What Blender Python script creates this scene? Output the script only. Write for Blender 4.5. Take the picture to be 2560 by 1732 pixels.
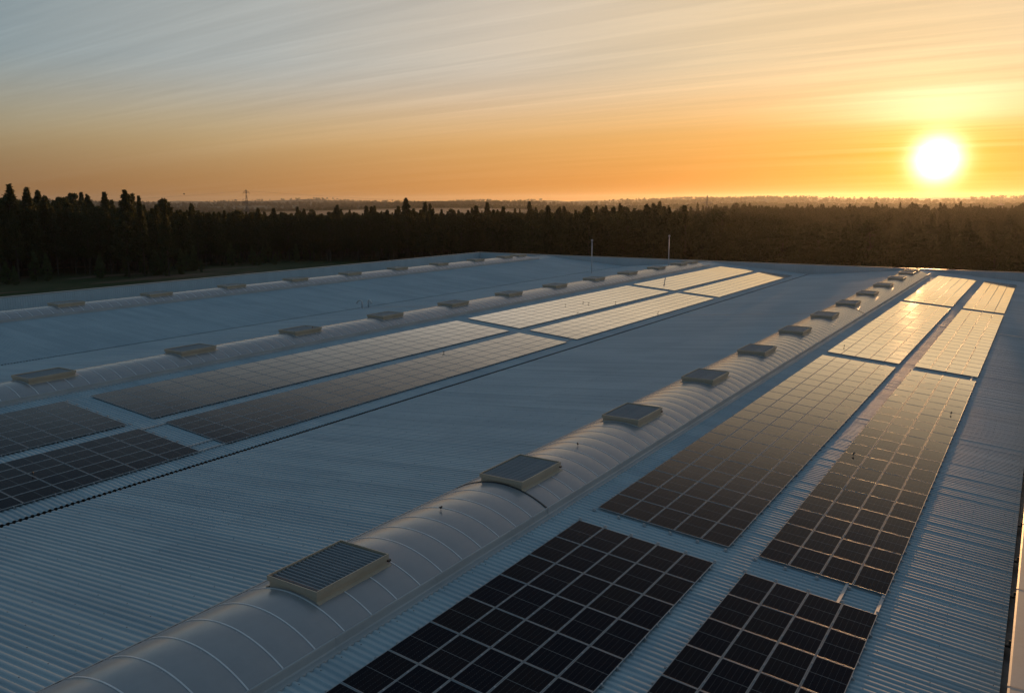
import bpy, math, random
import numpy as np
from mathutils import Vector, Matrix

random.seed(7)
rng = np.random.default_rng(7)
for o in list(bpy.data.objects):
    bpy.data.objects.remove(o)
scene = bpy.context.scene
COL = scene.collection

# ------------------------------------------------------------------ camera
cam_d = bpy.data.cameras.new('camera')
cam = bpy.data.objects.new('camera', cam_d)
COL.objects.link(cam)
CAM = Vector((17.268, 0.0, 11.736))
FW = Vector((-0.53114379, 0.82936381, -0.17332613))
RT = Vector((0.84239274, 0.53885556, -0.0030254))
UP = Vector((-0.0908886, 0.1476156, 0.98485984))
m = Matrix(((RT.x, UP.x, -FW.x, CAM.x), (RT.y, UP.y, -FW.y, CAM.y), (RT.z, UP.z, -FW.z, CAM.z), (0, 0, 0, 1)))
cam.matrix_world = m
cam_d.sensor_width = 36.0
cam_d.lens = 29.279
cam_d.clip_start = 0.1
cam_d.clip_end = 40000
scene.camera = cam

# ------------------------------------------------------------------ exposure / render settings
scene.view_settings.view_transform = 'Standard'
scene.view_settings.look = 'None'
scene.view_settings.gamma = 1.0
scene.view_settings.use_curve_mapping = False
scene.view_settings.exposure = 0.0
cy = scene.cycles
cy.use_denoising = True
cy.max_bounces = 6
cy.diffuse_bounces = 2
cy.glossy_bounces = 3
cy.transmission_bounces = 2
cy.volume_bounces = 0
cy.transparent_max_bounces = 4
cy.sample_clamp_indirect = 4.0
cy.caustics_reflective = False
cy.caustics_refractive = False

# ------------------------------------------------------------------ sky and sun
SUN_EL = math.radians(2.3)
SUN_AZ = math.radians(-6.1)          # measured from +Y towards +X
SUN = Vector((math.sin(SUN_AZ) * math.cos(SUN_EL), math.cos(SUN_AZ) * math.cos(SUN_EL), math.sin(SUN_EL)))

world = bpy.data.worlds.new('World')
scene.world = world
world.use_nodes = True
W = world.node_tree
W.nodes.clear()


class NT:
    """small helper to wire shader nodes"""
    def __init__(self, tree):
        self.t = tree

    def n(self, typ, **kw):
        nd = self.t.nodes.new(typ)
        for k, v in kw.items():
            setattr(nd, k, v)
        return nd

    def put(self, sock, v):
        if isinstance(v, bpy.types.NodeSocket):
            self.t.links.new(v, sock)
        elif v is not None:
            sock.default_value = v

    def math(self, op, a, b=None, c=None, clamp=False):
        nd = self.n('ShaderNodeMath', operation=op, use_clamp=clamp)
        for i, v in enumerate((a, b, c)):
            if v is not None:
                self.put(nd.inputs[i], v)
        return nd.outputs[0]

    def vmath(self, op, a, b=None):
        nd = self.n('ShaderNodeVectorMath', operation=op)
        self.put(nd.inputs[0], a)
        if b is not None:
            self.put(nd.inputs[1], b)
        return nd.outputs['Value'] if op in ('DOT_PRODUCT', 'LENGTH') else nd.outputs[0]

    def mix(self, f, a, b, blend='MIX'):
        nd = self.n('ShaderNodeMix', data_type='RGBA', blend_type=blend)
        self.put(nd.inputs[0], f)
        self.put(nd.inputs[6], a)
        self.put(nd.inputs[7], b)
        return nd.outputs[2]

    def ramp(self, f, stops, interp='LINEAR'):
        nd = self.n('ShaderNodeValToRGB')
        cr = nd.color_ramp
        cr.interpolation = interp
        while len(cr.elements) > 1:
            cr.elements.remove(cr.elements[-1])
        for i, (p, c) in enumerate(stops):
            e = cr.elements[0] if i == 0 else cr.elements.new(p)
            e.position = p
            e.color = tuple(c) + (1.0,) if len(c) == 3 else c
        self.put(nd.inputs[0], f)
        return nd.outputs[0]

    def smooth(self, x, a, b):
        nd = self.n('ShaderNodeMapRange', interpolation_type='SMOOTHSTEP')
        self.put(nd.inputs[0], x)
        nd.inputs[1].default_value = a
        nd.inputs[2].default_value = b
        return nd.outputs[0]

    def noise(self, vec, scale, detail=4, rough=0.55, dist=0.0):
        nd = self.n('ShaderNodeTexNoise')
        if vec is not None:
            self.put(nd.inputs['Vector'], vec)
        nd.inputs['Scale'].default_value = scale
        nd.inputs['Detail'].default_value = detail
        nd.inputs['Roughness'].default_value = rough
        nd.inputs['Distortion'].default_value = dist
        return nd.outputs[0]

    def mapping(self, vec, scale=(1, 1, 1), rot=(0, 0, 0), loc=(0, 0, 0)):
        nd = self.n('ShaderNodeMapping')
        self.put(nd.inputs[0], vec)
        nd.inputs[1].default_value = loc
        nd.inputs[2].default_value = rot
        nd.inputs[3].default_value = scale
        return nd.outputs[0]


w = NT(W)
sky = w.n('ShaderNodeTexSky', sky_type='NISHITA')
sky.sun_disc = False
sky.sun_elevation = SUN_EL
sky.sun_rotation = SUN_AZ
sky.altitude = 100
sky.air_density = 1.0
sky.dust_density = 1.2
sky.ozone_density = 1.3
tc = w.n('ShaderNodeTexCoord')
D = w.vmath('NORMALIZE', tc.outputs['Generated'])
theta = w.math('MULTIPLY', w.math('ARCCOSINE', w.math('MINIMUM', w.vmath('DOT_PRODUCT', D, tuple(SUN)), 1.0)), 57.2958)
sep = w.n('ShaderNodeSeparateXYZ')
w.put(sep.inputs[0], D)
elev = w.math('MULTIPLY', w.math('ARCSINE', sep.outputs[2]), 57.2958)
SKY_STRENGTH = 0.12
base = w.vmath('MULTIPLY', sky.outputs[0], (SKY_STRENGTH,) * 3)
# high thin cirrostratus veil lit by the low sun; its colour follows the height above the horizon and the angle from the sun
TH = w.math('DIVIDE', theta, 180.0)


def D3(*st):
    return [(a / 180.0, c) for a, c in st]


v_low = w.ramp(TH, D3((0, (0.96, 0.36, 0.02)), (12, (0.88, 0.30, 0.035)), (30, (0.67, 0.27, 0.058)), (45, (0.45, 0.21, 0.066)), (60, (0.29, 0.15, 0.062)), (95, (0.19, 0.13, 0.10)), (180, (0.13, 0.115, 0.12))))
v_mid = w.ramp(TH, D3((0, (0.96, 0.49, 0.09)), (12, (0.92, 0.47, 0.12)), (30, (0.77, 0.45, 0.175)), (45, (0.57, 0.41, 0.21)), (60, (0.37, 0.30, 0.175)), (95, (0.21, 0.20, 0.165)), (180, (0.15, 0.16, 0.17))))
v_high = w.ramp(TH, D3((0, (0.88, 0.63, 0.33)), (14, (0.80, 0.615, 0.39)), (28, (0.635, 0.55, 0.445)), (42, (0.43, 0.445, 0.43)), (58, (0.255, 0.32, 0.35)), (80, (0.14, 0.22, 0.29)), (110, (0.10, 0.17, 0.235)), (180, (0.085, 0.14, 0.19))))
veil = w.mix(w.smooth(elev, 0.0, 5.5), v_low, v_mid)
v_zen = w.ramp(TH, D3((0, (0.36, 0.32, 0.30)), (28, (0.25, 0.24, 0.255)), (45, (0.10, 0.135, 0.185)), (65, (0.085, 0.145, 0.21)), (95, (0.095, 0.165, 0.235)), (180, (0.085, 0.14, 0.195))))
veil = w.mix(w.smooth(elev, 3.2, 9.0), veil, v_high)
veil = w.mix(w.smooth(elev, 10.5, 28.0), veil, v_zen)
body = w.mix(0.93, base, veil)
# cirrus streaks in the veil: a flat layer, so that streaks narrow towards the horizon
zz = w.math('ADD', w.math('MAXIMUM', sep.outputs[2], 0.0), 0.06)
cp = w.n('ShaderNodeCombineXYZ')
w.put(cp.inputs[0], w.math('DIVIDE', sep.outputs[0], zz))
w.put(cp.inputs[1], w.math('DIVIDE', sep.outputs[1], zz))
p1 = w.mapping(cp.outputs[0], rot=(0, 0, math.radians(-33)), scale=(0.16, 1.5, 1))
n1 = w.noise(p1, 1.0, 10, 0.66, 0.55)
p2 = w.mapping(cp.outputs[0], rot=(0, 0, math.radians(-36)), scale=(0.05, 0.5, 1), loc=(3.1, 1.7, 0))
n2 = w.noise(p2, 1.0, 5, 0.55, 0.2)
p3 = w.mapping(cp.outputs[0], rot=(0, 0, math.radians(-29)), scale=(0.35, 5.0, 1), loc=(0.4, 9.1, 0))
n3 = w.noise(p3, 1.0, 8, 0.66, 0.8)
cl = w.math('MULTIPLY', w.smooth(n1, 0.30, 0.75), w.math('ADD', w.math('MULTIPLY', w.smooth(n2, 0.32, 0.68), 0.8), 0.2))
cl = w.math('MULTIPLY', cl, w.math('ADD', w.math('MULTIPLY', w.smooth(elev, 0.5, 9.0), 0.8), 0.2))
fine = w.math('MULTIPLY', w.smooth(n3, 0.35, 0.75), w.smooth(elev, 2.0, 8.0))
lit = w.math('ADD', w.math('ADD', 0.92, w.math('MULTIPLY', cl, 0.22)), w.math('MULTIPLY', fine, 0.14))
body = w.vmath('MULTIPLY', body, lit)
body = w.mix(w.math('MULTIPLY', cl, 0.24), body, w.vmath('MULTIPLY', v_high, (1.25, 1.12, 0.95)))
# aureole of the sun shining through the veil
EXP = 2.71828
g1 = w.math('POWER', EXP, w.math('MULTIPLY', w.math('POWER', w.math('DIVIDE', theta, 1.12), 2.0), -1.0))
g2 = w.math('POWER', EXP, w.math('DIVIDE', theta, -1.5))
g3 = w.math('POWER', EXP, w.math('DIVIDE', theta, -5.5))
glow = w.vmath('ADD', w.vmath('MULTIPLY', (3.2, 3.0, 2.5), g1), w.vmath('ADD', w.vmath('MULTIPLY', (0.75, 0.50, 0.03), g2), w.vmath('MULTIPLY', (0.10, 0.055, 0.0), g3)))
band = w.math('MULTIPLY', w.smooth(elev, 3.9, 5.2), w.math('SUBTRACT', 1.0, w.smooth(elev, 5.6, 8.2)))
cg = w.vmath('MULTIPLY', w.vmath('MULTIPLY', (0.85, 0.79, 0.66), w.math('ADD', w.math('MULTIPLY', cl, 0.9), w.math('MULTIPLY', band, 1.0))), w.math('POWER', EXP, w.math('DIVIDE', theta, -3.6)))
tot = w.vmath('ADD', w.vmath('ADD', body, glow), cg)
bg = w.n('ShaderNodeBackground')
w.put(bg.inputs[0], tot)
bg.inputs[1].default_value = 1.0
wo = w.n('ShaderNodeOutputWorld')
W.links.new(bg.outputs[0], wo.inputs[0])

sd = bpy.data.lights.new('sun', 'SUN')
sd.energy = 2.8
sd.angle = math.radians(0.6)
sd.color = (1.0, 0.52, 0.20)
sun = bpy.data.objects.new('sun', sd)
COL.objects.link(sun)
sun.rotation_euler = (-SUN).to_track_quat('-Z', 'Y').to_euler()
sun.location = (0, 0, 60)


# ------------------------------------------------------------------ helpers
def tag(o, label=None, cat=None, group=None, kind=None):
    if label: o['label'] = label
    if cat: o['category'] = cat
    if group: o['group'] = group
    if kind: o['kind'] = kind
    return o


def empty(name, loc=(0, 0, 0), rot=(0, 0, 0)):
    o = bpy.data.objects.new(name, None)
    o.empty_display_size = 0.2
    COL.objects.link(o)
    o.location = loc
    o.rotation_euler = rot
    return o


def put(name, mesh, parent=None, loc=(0, 0, 0), rot=(0, 0, 0), scale=None):
    o = bpy.data.objects.new(name, mesh)
    COL.objects.link(o)
    if parent: o.parent = parent
    o.location = loc
    o.rotation_euler = rot
    if scale is not None: o.scale = scale
    return o


class MB:
    def __init__(self):
        self.v, self.f, self.m = [], [], []

    def poly(self, pts, mi=0):
        b = len(self.v)
        self.v.extend(pts)
        self.f.append(tuple(range(b, b + len(pts))))
        self.m.append(mi)

    def box(self, x0, x1, y0, y1, z0, z1, mi=0):
        b = len(self.v)
        self.v += [(x0, y0, z0), (x1, y0, z0), (x1, y1, z0), (x0, y1, z0), (x0, y0, z1), (x1, y0, z1), (x1, y1, z1), (x0, y1, z1)]
        self.f += [(b, b + 3, b + 2, b + 1), (b + 4, b + 5, b + 6, b + 7), (b, b + 1, b + 5, b + 4), (b + 1, b + 2, b + 6, b + 5), (b + 2, b + 3, b + 7, b + 6), (b + 3, b, b + 4, b + 7)]
        self.m += [mi] * 6

    def sweep(self, prof, y0, y1, mi=0, closed=False):
        """profile (x,z) points extruded along y"""
        b = len(self.v)
        n = len(prof)
        for y in (y0, y1):
            self.v += [(x, y, z) for x, z in prof]
        for i in range(n if closed else n - 1):
            j = (i + 1) % n
            self.f.append((b + i, b + j, b + n + j, b + n + i))
            self.m.append(mi)
        if closed:
            self.f.append(tuple(range(b + n - 1, b - 1, -1)))
            self.f.append(tuple(range(b + n, b + 2 * n)))
            self.m += [mi, mi]

    def tube(self, pts, radii, seg=8, mi=0, cap=True):
        b0 = len(self.v)
        P = [Vector(p) for p in pts]
        if isinstance(radii, (int, float)): radii = [radii] * len(P)
        ref = None
        for i, p in enumerate(P):
            t = (P[min(i + 1, len(P) - 1)] - P[max(i - 1, 0)]).normalized()
            if ref is None:
                ref = Vector((1, 0, 0)) if abs(t.x) < 0.8 else Vector((0, 1, 0))
            a = (ref - t * ref.dot(t)).normalized()
            ref = a
            c = t.cross(a)
            for k in range(seg):
                an = 2 * math.pi * k / seg
                self.v.append(tuple(p + (a * math.cos(an) + c * math.sin(an)) * radii[i]))
        for i in range(len(P) - 1):
            for k in range(seg):
                k2 = (k + 1) % seg
                self.f.append((b0 + i * seg + k, b0 + i * seg + k2, b0 + (i + 1) * seg + k2, b0 + (i + 1) * seg + k))
                self.m.append(mi)
        if cap:
            self.f.append(tuple(range(b0 + seg - 1, b0 - 1, -1)))
            e = b0 + (len(P) - 1) * seg
            self.f.append(tuple(range(e, e + seg)))
            self.m += [mi, mi]

    def mesh(self, name, mats, smooth=False):
        me = bpy.data.meshes.new(name)
        me.from_pydata(self.v, [], self.f)
        for mt in mats: me.materials.append(mt)
        if len(mats) > 1: me.polygons.foreach_set('material_index', self.m)
        if smooth: me.polygons.foreach_set('use_smooth', [True] * len(self.f))
        me.update()
        return me


# ------------------------------------------------------------------ materials
def material(name, col=(0.5, 0.5, 0.5), rough=0.5, metal=0.0, spec=0.5):
    mt = bpy.data.materials.new(name)
    mt.use_nodes = True
    b = mt.node_tree.nodes['Principled BSDF']
    b.inputs['Base Color'].default_value = (*col, 1)
    b.inputs['Roughness'].default_value = rough
    b.inputs['Metallic'].default_value = metal
    b.inputs['Specular IOR Level'].default_value = spec
    return mt, NT(mt.node_tree), b


def bump(t, b, h, strength, dist):
    nd = t.n('ShaderNodeBump')
    nd.inputs['Strength'].default_value = strength
    nd.inputs['Distance'].default_value = dist
    t.put(nd.inputs['Height'], h)
    t.put(b.inputs['Normal'], nd.outputs[0])


def obj_coord(t):
    return t.n('ShaderNodeTexCoord').outputs['Object']


def weathered(name, c1, c2, rough, metal, spec=0.5, scale=0.6, stretch=(1, 1, 1), rvar=0.12, bst=0.0, bscale=3.0):
    mt, t, b = material(name, c1, rough, metal, spec)
    v = t.mapping(obj_coord(t), scale=stretch)
    n = t.noise(v, scale, 6, 0.6)
    n_f = t.noise(v, scale * 9, 4, 0.65)
    f = t.math('ADD', t.math('MULTIPLY', n, 0.65), t.math('MULTIPLY', n_f, 0.35))
    f = t.smooth(f, 0.33, 0.68)
    t.put(b.inputs['Base Color'], t.mix(f, (*c1, 1), (*c2, 1)))
    t.put(b.inputs['Roughness'], t.math('ADD', t.math('MULTIPLY', f, rvar), rough - rvar / 2))
    if bst:
        bump(t, b, t.noise(v, bscale, 3, 0.5), bst, 0.02)
    return mt


M = {}


def roof_material():
    mt, t, b = material('roof_sheet_paint', (0.34, 0.43, 0.47), 0.5, 0.0, 0.13)
    oc = obj_coord(t)
    sp = t.n('ShaderNodeSeparateXYZ')
    t.put(sp.inputs[0], oc)
    wn = t.n('ShaderNodeTexWhiteNoise', noise_dimensions='2D')
    cb = t.n('ShaderNodeCombineXYZ')
    t.put(cb.inputs[0], t.math('FLOOR', t.math('DIVIDE', sp.outputs[0], 9.0)))
    t.put(cb.inputs[1], t.math('FLOOR', t.math('DIVIDE', sp.outputs[1], 1.048)))
    t.put(wn.inputs['Vector'], cb.outputs[0])
    sheet = wn.outputs['Value']
    n1 = t.noise(oc, 0.15, 5, 0.6)
    st = t.noise(t.mapping(oc, scale=(0.10, 1.6, 1)), 1.0, 6, 0.65)      # streaks running down the slope
    sm = t.noise(oc, 2.6, 5, 0.7)
    f = t.math('ADD', t.math('ADD', t.math('MULTIPLY', n1, 0.5), t.math('MULTIPLY', st, 0.35)), t.math('MULTIPLY', sheet, 0.15))
    c = t.mix(t.smooth(f, 0.32, 0.68), (0.455, 0.535, 0.565, 1), (0.36, 0.435, 0.475, 1))
    c = t.mix(t.math('MULTIPLY', t.smooth(st, 0.60, 0.82), 0.35), c, (0.20, 0.22, 0.22, 1))
    c = t.mix(t.math('MULTIPLY', t.smooth(sm, 0.62, 0.80), 0.25), c, (0.24, 0.27, 0.28, 1))
    t.put(b.inputs['Base Color'], c)
    t.put(b.inputs['Roughness'], t.math('ADD', 0.44, t.math('MULTIPLY', f, 0.16)))
    return mt


M['roof'] = roof_material()
M['vault'] = weathered('vault_sheet', (0.345, 0.345, 0.35), (0.30, 0.30, 0.31), 0.26, 0.15, 1.0, 0.35, (1, 1, 1), 0.05, 0.0)
M['batten'] = weathered('aluminium_batten', (0.74, 0.75, 0.76), (0.64, 0.65, 0.66), 0.38, 0.1, 0.5, 2.0)
M['flash'] = weathered('flashing_metal', (0.44, 0.46, 0.465), (0.36, 0.38, 0.39), 0.42, 0.1, 0.5, 0.7, (1, 0.4, 1))
M['darkstrip'] = weathered('dark_joint_strip', (0.05, 0.05, 0.05), (0.035, 0.035, 0.035), 0.5, 0.0)
M['beige'] = weathered('beige_vent_paint', (0.56, 0.455, 0.335), (0.48, 0.39, 0.285), 0.38, 0.0, 0.5, 1.2)
M['slat'] = weathered('louvre_slat_metal', (0.27, 0.285, 0.30), (0.20, 0.215, 0.23), 0.40, 0.15, 0.5, 2.0)
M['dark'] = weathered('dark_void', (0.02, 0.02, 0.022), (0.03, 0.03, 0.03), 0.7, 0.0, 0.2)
M['gutter'] = weathered('gutter_metal', (0.06, 0.065, 0.07), (0.035, 0.035, 0.035), 0.55, 0.2, 0.4, 1.5)
M['gutter_light'] = weathered('gutter_grey', (0.20, 0.21, 0.22), (0.09, 0.09, 0.09), 0.5, 0.2, 0.4, 0.8)
M['clad'] = weathered('parapet_cladding', (0.52, 0.59, 0.62), (0.45, 0.52, 0.55), 0.42, 0.1, 0.5, 0.5, (1, 1, 0.3))
M['coping'] = weathered('coping_metal', (0.40, 0.39, 0.38), (0.33, 0.32, 0.31), 0.40, 0.35, 0.5, 0.6)
M['alu'] = weathered('panel_frame_aluminium', (0.36, 0.385, 0.40), (0.30, 0.32, 0.34), 0.42, 0.0, 0.3, 5.0)
M['clamp'] = weathered('clamp_aluminium', (0.52, 0.53, 0.54), (0.42, 0.43, 0.44), 0.6, 0.0, 0.2, 9.0)
M['galv'] = weathered('galvanised_pipe', (0.66, 0.66, 0.66), (0.52, 0.52, 0.53), 0.35, 0.35, 0.5, 3.0)
M['strip'] = weathered('pale_cover_strip', (0.50, 0.51, 0.52), (0.42, 0.43, 0.44), 0.45, 0.1, 0.5, 1.0)
M['steel'] = weathered('pylon_steel', (0.20, 0.20, 0.20), (0.14, 0.14, 0.14), 0.5, 0.5, 0.5, 0.3)
M['wall'] = weathered('outer_wall_cladding', (0.36, 0.40, 0.42), (0.30, 0.34, 0.36), 0.5, 0.1)
M['bird'] = weathered('bird_feathers', (0.05, 0.05, 0.055), (0.10, 0.10, 0.10), 0.7, 0.0, 0.3, 9.0)
M['bark'] = weathered('pale_bark', (0.11, 0.092, 0.07), (0.065, 0.052, 0.04), 0.85, 0.0, 0.2, 1.5, (1, 1, 0.3))


def glass_material():
    mt, t, b = material('solar_cell_glass', (0.006, 0.008, 0.014), 0.06, 0.0, 0.5)
    oc = obj_coord(t)
    sp = t.n('ShaderNodeSeparateXYZ')
    t.put(sp.inputs[0], oc)

    def line(c, period, off, half):
        f = t.math('FRACT', t.math('ADD', t.math('DIVIDE', c, period), off))
        d = t.math('MULTIPLY', t.math('MINIMUM', f, t.math('SUBTRACT', 1.0, f)), period)
        return t.math('LESS_THAN', d, half)
    gx = line(sp.outputs[0], 0.163, 0.0, 0.0035)
    gy = line(sp.outputs[1], 0.0835, 0.0, 0.0016)
    dash = line(sp.outputs[1], 0.0835, 0.5, 0.025)
    bus = line(sp.outputs[0], 0.0181, 0.0, 0.0009)
    mid = t.math('LESS_THAN', t.math('ABSOLUTE', sp.outputs[1]), 0.008)
    info = t.n('ShaderNodeObjectInfo')
    r = info.outputs['Random']
    cell = t.mix(r, (0.004, 0.006, 0.013, 1), (0.011, 0.010, 0.013, 1))
    c = t.mix(t.math('MULTIPLY', bus, 0.35), cell, (0.07, 0.07, 0.075, 1))
    c = t.mix(t.math('MULTIPLY', gy, 0.5), c, (0.06, 0.065, 0.07, 1))
    c = t.mix(t.math('MULTIPLY', t.math('MULTIPLY', gx, dash), 0.8), c, (0.15, 0.16, 0.17, 1))
    c = t.mix(mid, c, (0.20, 0.22, 0.23, 1))
    # dust film
    dn = t.noise(oc, 2.2, 5, 0.6)
    c = t.mix(t.math('MULTIPLY', t.smooth(dn, 0.35, 0.8), 0.010), c, (0.35, 0.32, 0.28, 1))
    t.put(b.inputs['Base Color'], c)
    b.inputs['Roughness'].default_value = 0.6
    b.inputs['Specular IOR Level'].default_value = 0.0
    # anti-reflective textured glass: very low reflectance face-on, mirror-like only at grazing angles
    lw = t.n('ShaderNodeLayerWeight')
    lw.inputs[0].default_value = 0.5
    fr = t.math('ADD', t.math('MULTIPLY', t.math('POWER', lw.outputs['Facing'], 10.4), 7.4), 0.008)
    fr = t.math('MINIMUM', fr, 0.93)
    gl = t.n('ShaderNodeBsdfGlossy')
    t.put(gl.inputs['Roughness'], t.math('ADD', 0.03, t.math('MULTIPLY', t.math('ADD', dn, r), 0.02)))
    mx = t.n('ShaderNodeMixShader')
    t.put(mx.inputs[0], fr)
    t.t.links.new(b.outputs[0], mx.inputs[1])
    t.t.links.new(gl.outputs[0], mx.inputs[2])
    t.t.links.new(mx.outputs[0], t.t.nodes['Material Output'].inputs[0])
    return mt


M['glass'] = glass_material()


def leaf_material(name, c1, c2):
    mt, t, b = material(name, c1, 0.6, 0.0, 0.25)
    g = t.n('ShaderNodeNewGeometry')
    oi = t.n('ShaderNodeObjectInfo')
    f = t.math('ADD', t.math('MULTIPLY', g.outputs['Random Per Island'], 0.6), t.math('MULTIPLY', oi.outputs['Random'], 0.4))
    col = t.mix(f, (*c1, 1), (*c2, 1))
    t.put(b.inputs['Base Color'], col)
    tr = t.n('ShaderNodeBsdfTranslucent')
    t.put(tr.inputs[0], t.mix(0.5, col, (0.20, 0.17, 0.03, 1)))
    mx = t.n('ShaderNodeMixShader')
    mx.inputs[0].default_value = 0.22
    t.t.links.new(b.outputs[0], mx.inputs[1])
    t.t.links.new(tr.outputs[0], mx.inputs[2])
    out = t.t.nodes['Material Output']
    t.t.links.new(mx.outputs[0], out.inputs[0])
    return mt


M['leaf'] = leaf_material('eucalyptus_leaves', (0.022, 0.036, 0.012), (0.050, 0.064, 0.020))
M['leaf2'] = leaf_material('shrub_leaves', (0.045, 0.075, 0.025), (0.085, 0.115, 0.045))


def ground_material():
    mt, t, b = material('ground_soil_and_grass', (0.05, 0.06, 0.03), 0.9, 0.0, 0.1)
    oc = obj_coord(t)
    n1 = t.noise(oc, 0.02, 6, 0.6)
    n2 = t.noise(t.mapping(oc, scale=(1, 0.25, 1)), 0.12, 5, 0.6)
    c = t.mix(t.smooth(n1, 0.4, 0.6), (0.045, 0.060, 0.024, 1), (0.085, 0.080, 0.040, 1))
    c = t.mix(t.smooth(n2, 0.52, 0.64), c, (0.17, 0.11, 0.075, 1))
    t.put(b.inputs['Base Color'], c)
    bump(t, b, t.noise(oc, 0.8, 6, 0.65), 0.5, 0.4)
    return mt


M['ground'] = ground_material()

# ------------------------------------------------------------------ building geometry constants
S = 0.0835                      # roof pitch (rise per run)
RX = [-0.1, -36.05, -71.95]       # ridge positions
VX = [-18.1, -54.0]             # valley positions
X_R, X_L = 17.26, -89.3         # right gutter line, left parapet face
Y0, Y1 = -14.0, 153.15          # near end (behind the camera), far parapet face
GROUND = -10.0
ZP = 0.26                       # parapet top
ANG = math.atan(S)


def roof_z(x, i):
    return -S * abs(x - RX[i])


# ------------------------------------------------------------------ ground
def sst(a, b, x):
    t = min(1.0, max(0.0, (x - a) / (b - a)))
    return t * t * (3 - 2 * t)


def vnoise(x, y):
    xi, yi = math.floor(x), math.floor(y)
    xf, yf = x - xi, y - yi
    u, v = xf * xf * (3 - 2 * xf), yf * yf * (3 - 2 * yf)

    def h(a, b):
        n = (a * 374761393 + b * 668265263) & 0xffffffff
        n = ((n ^ (n >> 13)) * 1274126177) & 0xffffffff
        return ((n ^ (n >> 16)) & 0xffff) / 65535.0
    return (h(xi, yi) * (1 - u) + h(xi + 1, yi) * u) * (1 - v) + (h(xi, yi + 1) * (1 - u) + h(xi + 1, yi + 1) * u) * v


def ground_z(x, y):
    dx, dy = x - CAM.x, y
    d = math.hypot(dx, dy)
    az = math.degrees(math.atan2(dx, dy))
    z = GROUND
    right = sst(-24, -13, az) * (1 - sst(60, 90, az))
    z -= 4.0 * right * sst(170, 260, d) * (1 - sst(300, 620, d))
    z -= 7.0 * (1 - sst(-26, -16, az)) * sst(290, 620, d) + 3 * sst(700, 1000, d)
    left = sst(-50, -64, az)
    z += 2.0 * left * sst(240, 330, d) + 6 * left * sst(330, 800, d)
    if d > 900:
        a = sst(900, 3000, d)
        n = vnoise(x / 900.0, y / 900.0) * 0.6 + vnoise(x / 390.0 + 7, y / 390.0 + 3) * 0.3 + vnoise(x / 130.0, y / 130.0) * 0.1
        z += a * (n - 0.45) * (44 + 50 * sst(2500, 7000, d))
        z += 4 * sst(2500, 6500, d) - 9 * sst(900, 1300, d) * (1 - sst(1500, 2400, d))
    return z


def build_ground():
    rads = [0, 30, 60, 90, 120, 150, 180, 210, 240, 280, 330, 400, 480, 580, 700, 840]
    r = 840
    while r < 9600:
        r *= 1.07
        rads.append(r)
    azs = [math.radians(a) for a in np.arange(-80, 20.01, 0.5)] + [math.radians(a) for a in np.arange(25, 280, 5)]
    n = len(azs)
    v, f = [(CAM.x, 0, GROUND)], []
    for r in rads[1:]:
        for a in azs:
            x, y = CAM.x + r * math.sin(a), r * math.cos(a)
            v.append((x, y, ground_z(x, y)))
    for k in range(n):
        f.append((0, 1 + (k + 1) % n, 1 + k))
    for i in range(len(rads) - 2):
        for k in range(n):
            k2 = (k + 1) % n
            a, b = 1 + i * n, 1 + (i + 1) * n
            f.append((a + k, a + k2, b + k2, b + k))
    me = bpy.data.meshes.new('ground')
    me.from_pydata(v, [], f)
    me.materials.append(M['ground'])
    me.polygons.foreach_set('use_smooth', [True] * len(f))
    o = put('ground', me)
    tag(o, kind='structure', label='dark grassy ground and far rolling hills under the sunset')


build_ground()

# ------------------------------------------------------------------ warehouse: roof, gutters, parapets
wh = empty('warehouse', (-36, 70, GROUND))
tag(wh, 'long warehouse with pale blue corrugated metal roof and low parapet', 'warehouse')
OFFS = (36, -70, -GROUND)        # children keep world coordinates


def wpart(name, mesh, parent=None, **kw):
    o = put(name, mesh, parent or wh, OFFS if parent is None else (0, 0, 0))
    return o


PITCH = 0.25
PROF = [(0.0, 0.0), (0.055, 0.0), (0.092, 0.042), (0.104, 0.048), (0.145, 0.050), (0.186, 0.048), (0.198, 0.042), (0.235, 0.0)]


def roof_slope(xa, za, xb, zb):
    n = int((Y1 - Y0) / PITCH)
    ys, zs = [], []
    hs = [1.0 + random.gauss(0, 0.035) + (0.12 if i % 4 == 0 else 0.0) for i in range(n)]
    for i in range(n):
        for a, h in PROF:
            ys.append(Y0 + i * PITCH + a)
            zs.append(h * hs[i] if h else 0.0)
    ys.append(Y0 + n * PITCH)
    zs.append(0)
    k = len(ys)
    segs = 6
    v, f = [], []
    for j in range(segs + 1):
        t = j / segs
        x, z = xa + (xb - xa) * t, za + (zb - za) * t
        v += [(x, ys[i], z + zs[i]) for i in range(k)]
    up = xb > xa
    for j in range(segs):
        a, b = j * k, (j + 1) * k
        for i in range(k - 1):
            f.append((a + i, b + i, b + i + 1, a + i + 1) if up else (a + i, a + i + 1, b + i + 1, b + i))
    me = bpy.data.meshes.new('roof_slope')
    me.from_pydata(v, [], f)
    me.materials.append(M['roof'])
    return wpart('roof_slope', me)


GAP = 0.13
ends = [(RX[0], X_R), (RX[0], VX[0] + GAP), (RX[1], VX[0] - GAP), (RX[1], VX[1] + GAP), (RX[2], VX[1] - GAP), (RX[2], X_L)]
slopes = []
for (xa, xb) in ends:
    sgn = 1 if xb > xa else -1
    i = RX.index(xa)
    slopes.append(roof_slope(xa + sgn * 1.9, roof_z(xa + 1.9, i), xb, roof_z(xb, i)))
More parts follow.
